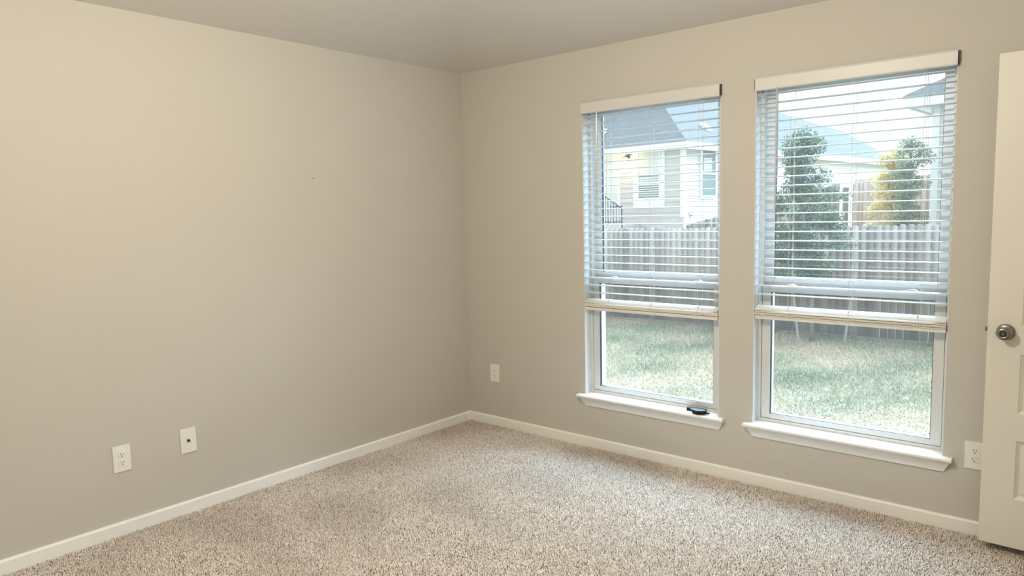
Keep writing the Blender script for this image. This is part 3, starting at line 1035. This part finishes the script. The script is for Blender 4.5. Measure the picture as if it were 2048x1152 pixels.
# right face window
b = MB()
C.box(b, -0.05, 0, 0.98, 1.08, 1.92, 3.62)
C.box(b, -0.05, 0, 1.92, 2.02, 1.92, 3.62)
C.box(b, -0.05, 0, 0.98, 2.02, 1.86, 1.98)
C.box(b, -0.05, 0, 1.08, 1.92, 3.52, 3.62)
C.box(b, -0.05, 0, 1.08, 1.92, 2.70, 2.76)
wf = b.build('house_window', M['housetrim'], hs)
b = MB()
C.box(b, -0.03, -0.01, 1.08, 1.92, 1.98, 3.52)
b.build('pane', M['houseglass'], wf)
b = MB()
for k in range(10):
    z = 2.78 + k * 0.05
    C.box(b, -0.034, -0.029, 1.2, 1.7, z, z + 0.03)
b.build('window_blind_slats', M['houseblind'], wf)
# porch lamp
b = MB()
C.box(b, 2.20, 2.32, -0.03, -0.015, 3.36, 3.50)
b.tube([C.p(2.26, -0.03, 3.46), C.p(2.26, -0.12, 3.50), C.p(2.26, -0.17, 3.44)], 0.016, 8)
b.lathe([(0.02, 0.0), (0.10, -0.05), (0.105, -0.06), (0.0, -0.055)], C.p(2.26, -0.17, 3.44), (0, 0, 1), 14)
pl = b.build('porch_lamp', M['iron'], hs)
b = MB()
b.lathe([(0.0, 0.03), (0.05, 0.0), (0.06, -0.05), (0.04, -0.09), (0, -0.10)], C.p(2.26, -0.17, 3.38), (0, 0, 1), 14)
b.build('lamp_bulb', M['bulb'], pl, smooth=True)
lo_ = C.p(2.26, -0.42, 3.20)
point_light('porch_lamp_light', lo_, 22.0, (1.0, 0.70, 0.22), 0.06)

# porch steps with iron railing
ps = thing('porch_steps', C.p(2.4, -0.8, 0.16), 'small porch steps with black iron railing at the pale house', 'porch steps')
b = MB()
C.box(b, 1.75, 3.4, -1.1, -0.06, 0.16, 1.04)
b.build('landing', M['concrete'], ps)
for k in range(4):
    b = MB()
    C.box(b, 1.40 - k * 0.28 + 0.05, 1.75 - k * 0.28 + 0.03, -1.1, -0.06, 0.16, 0.92 - k * 0.17)
    b.build('step', M['concrete'], ps)
b = MB()
R0, R1 = (2.70, 2.16), (1.74, 1.60)
b.tube([C.p(R0[0], -1.08, R0[1]), C.p(R1[0], -1.08, R1[1])], 0.020, 6)
b.tube([C.p(2.25, -1.08, 1.66), C.p(1.72, -1.08, 1.66)], 0.022, 6)
b.tube([C.p(2.9, -1.08, 1.14), C.p(1.74, -1.08, 1.14)], 0.018, 6)
b.build('handrail', M['iron'], ps)
for k in range(9):
    f = k / 8
    uu = R1[0] + (R0[0] - R1[0]) * f
    zt_ = R1[1] + (R0[1] - R1[1]) * f
    b = MB()
    b.tube([C.p(uu, -1.08, 0.90), C.p(uu, -1.08, zt_)], 0.024 if k == 0 else 0.013, 6)
    b.build('baluster', M['iron'], ps)

# white house at the right, close behind the fence
N = Frame((0.66, 12.45), math.radians(-3))
wh = thing('white_house', (0.66, 12.45, 0.16), 'white sided house corner with boxed eave right of the green tree', 'house')
b = MB()
N.box(b, 0.03, 7, 0.03, 8, 0.16, 3.42)
b.build('core', M['siding2'], wh)
b = MB()
lap(b, N, 'v', 0, 8, 0.4, 3.42, c=0.19)
# the wall facing us runs along v at u=0
b.build('siding', M['siding2'], wh)
b = MB()
N.box(b, -0.035, 0.05, -0.03, 0.095, 0.3, 3.42)
b.build('corner_board', M['housetrim'], wh)
b = MB()
N.box(b, -0.42, 0.02, -0.42, 8, 3.40, 3.43)
N.box(b, 0.0, 7, -0.42, 0.02, 3.40, 3.43)
b.build('soffit', M['soffit'], wh)
b = MB()
N.box(b, -0.46, -0.42, -0.46, 8, 3.36, 3.54)
N.box(b, -0.42, 7, -0.46, -0.42, 3.36, 3.54)
b.build('fascia', M['housetrim'], wh)
b = MB()
b.prism([(-0.36, 3.37), (0.0, 3.22), (0.0, 3.37)], lambda v_, z: N.p(-0.30, v_, z), lambda v_, z: N.p(0.0, v_, z))
b.build('eave_return', M['housetrim'], wh)
b = MB()
pts = [N.p(-0.50, -0.50, 3.54), N.p(-0.50, 9, 3.54), N.p(3.5, 9, 5.9), N.p(3.5, 3.5, 5.9), N.p(7.5, -0.5, 3.54), N.p(7.5, 9, 3.54)]
v = [b.bm.verts.new(q) for q in pts]
for f in ((0, 1, 2, 3), (0, 3, 4), (4, 3, 2, 5), (0, 4, 5, 1), (1, 5, 2)):
    b.bm.faces.new([v[k] for k in f])
b.build('roof', M['shingle'], wh)
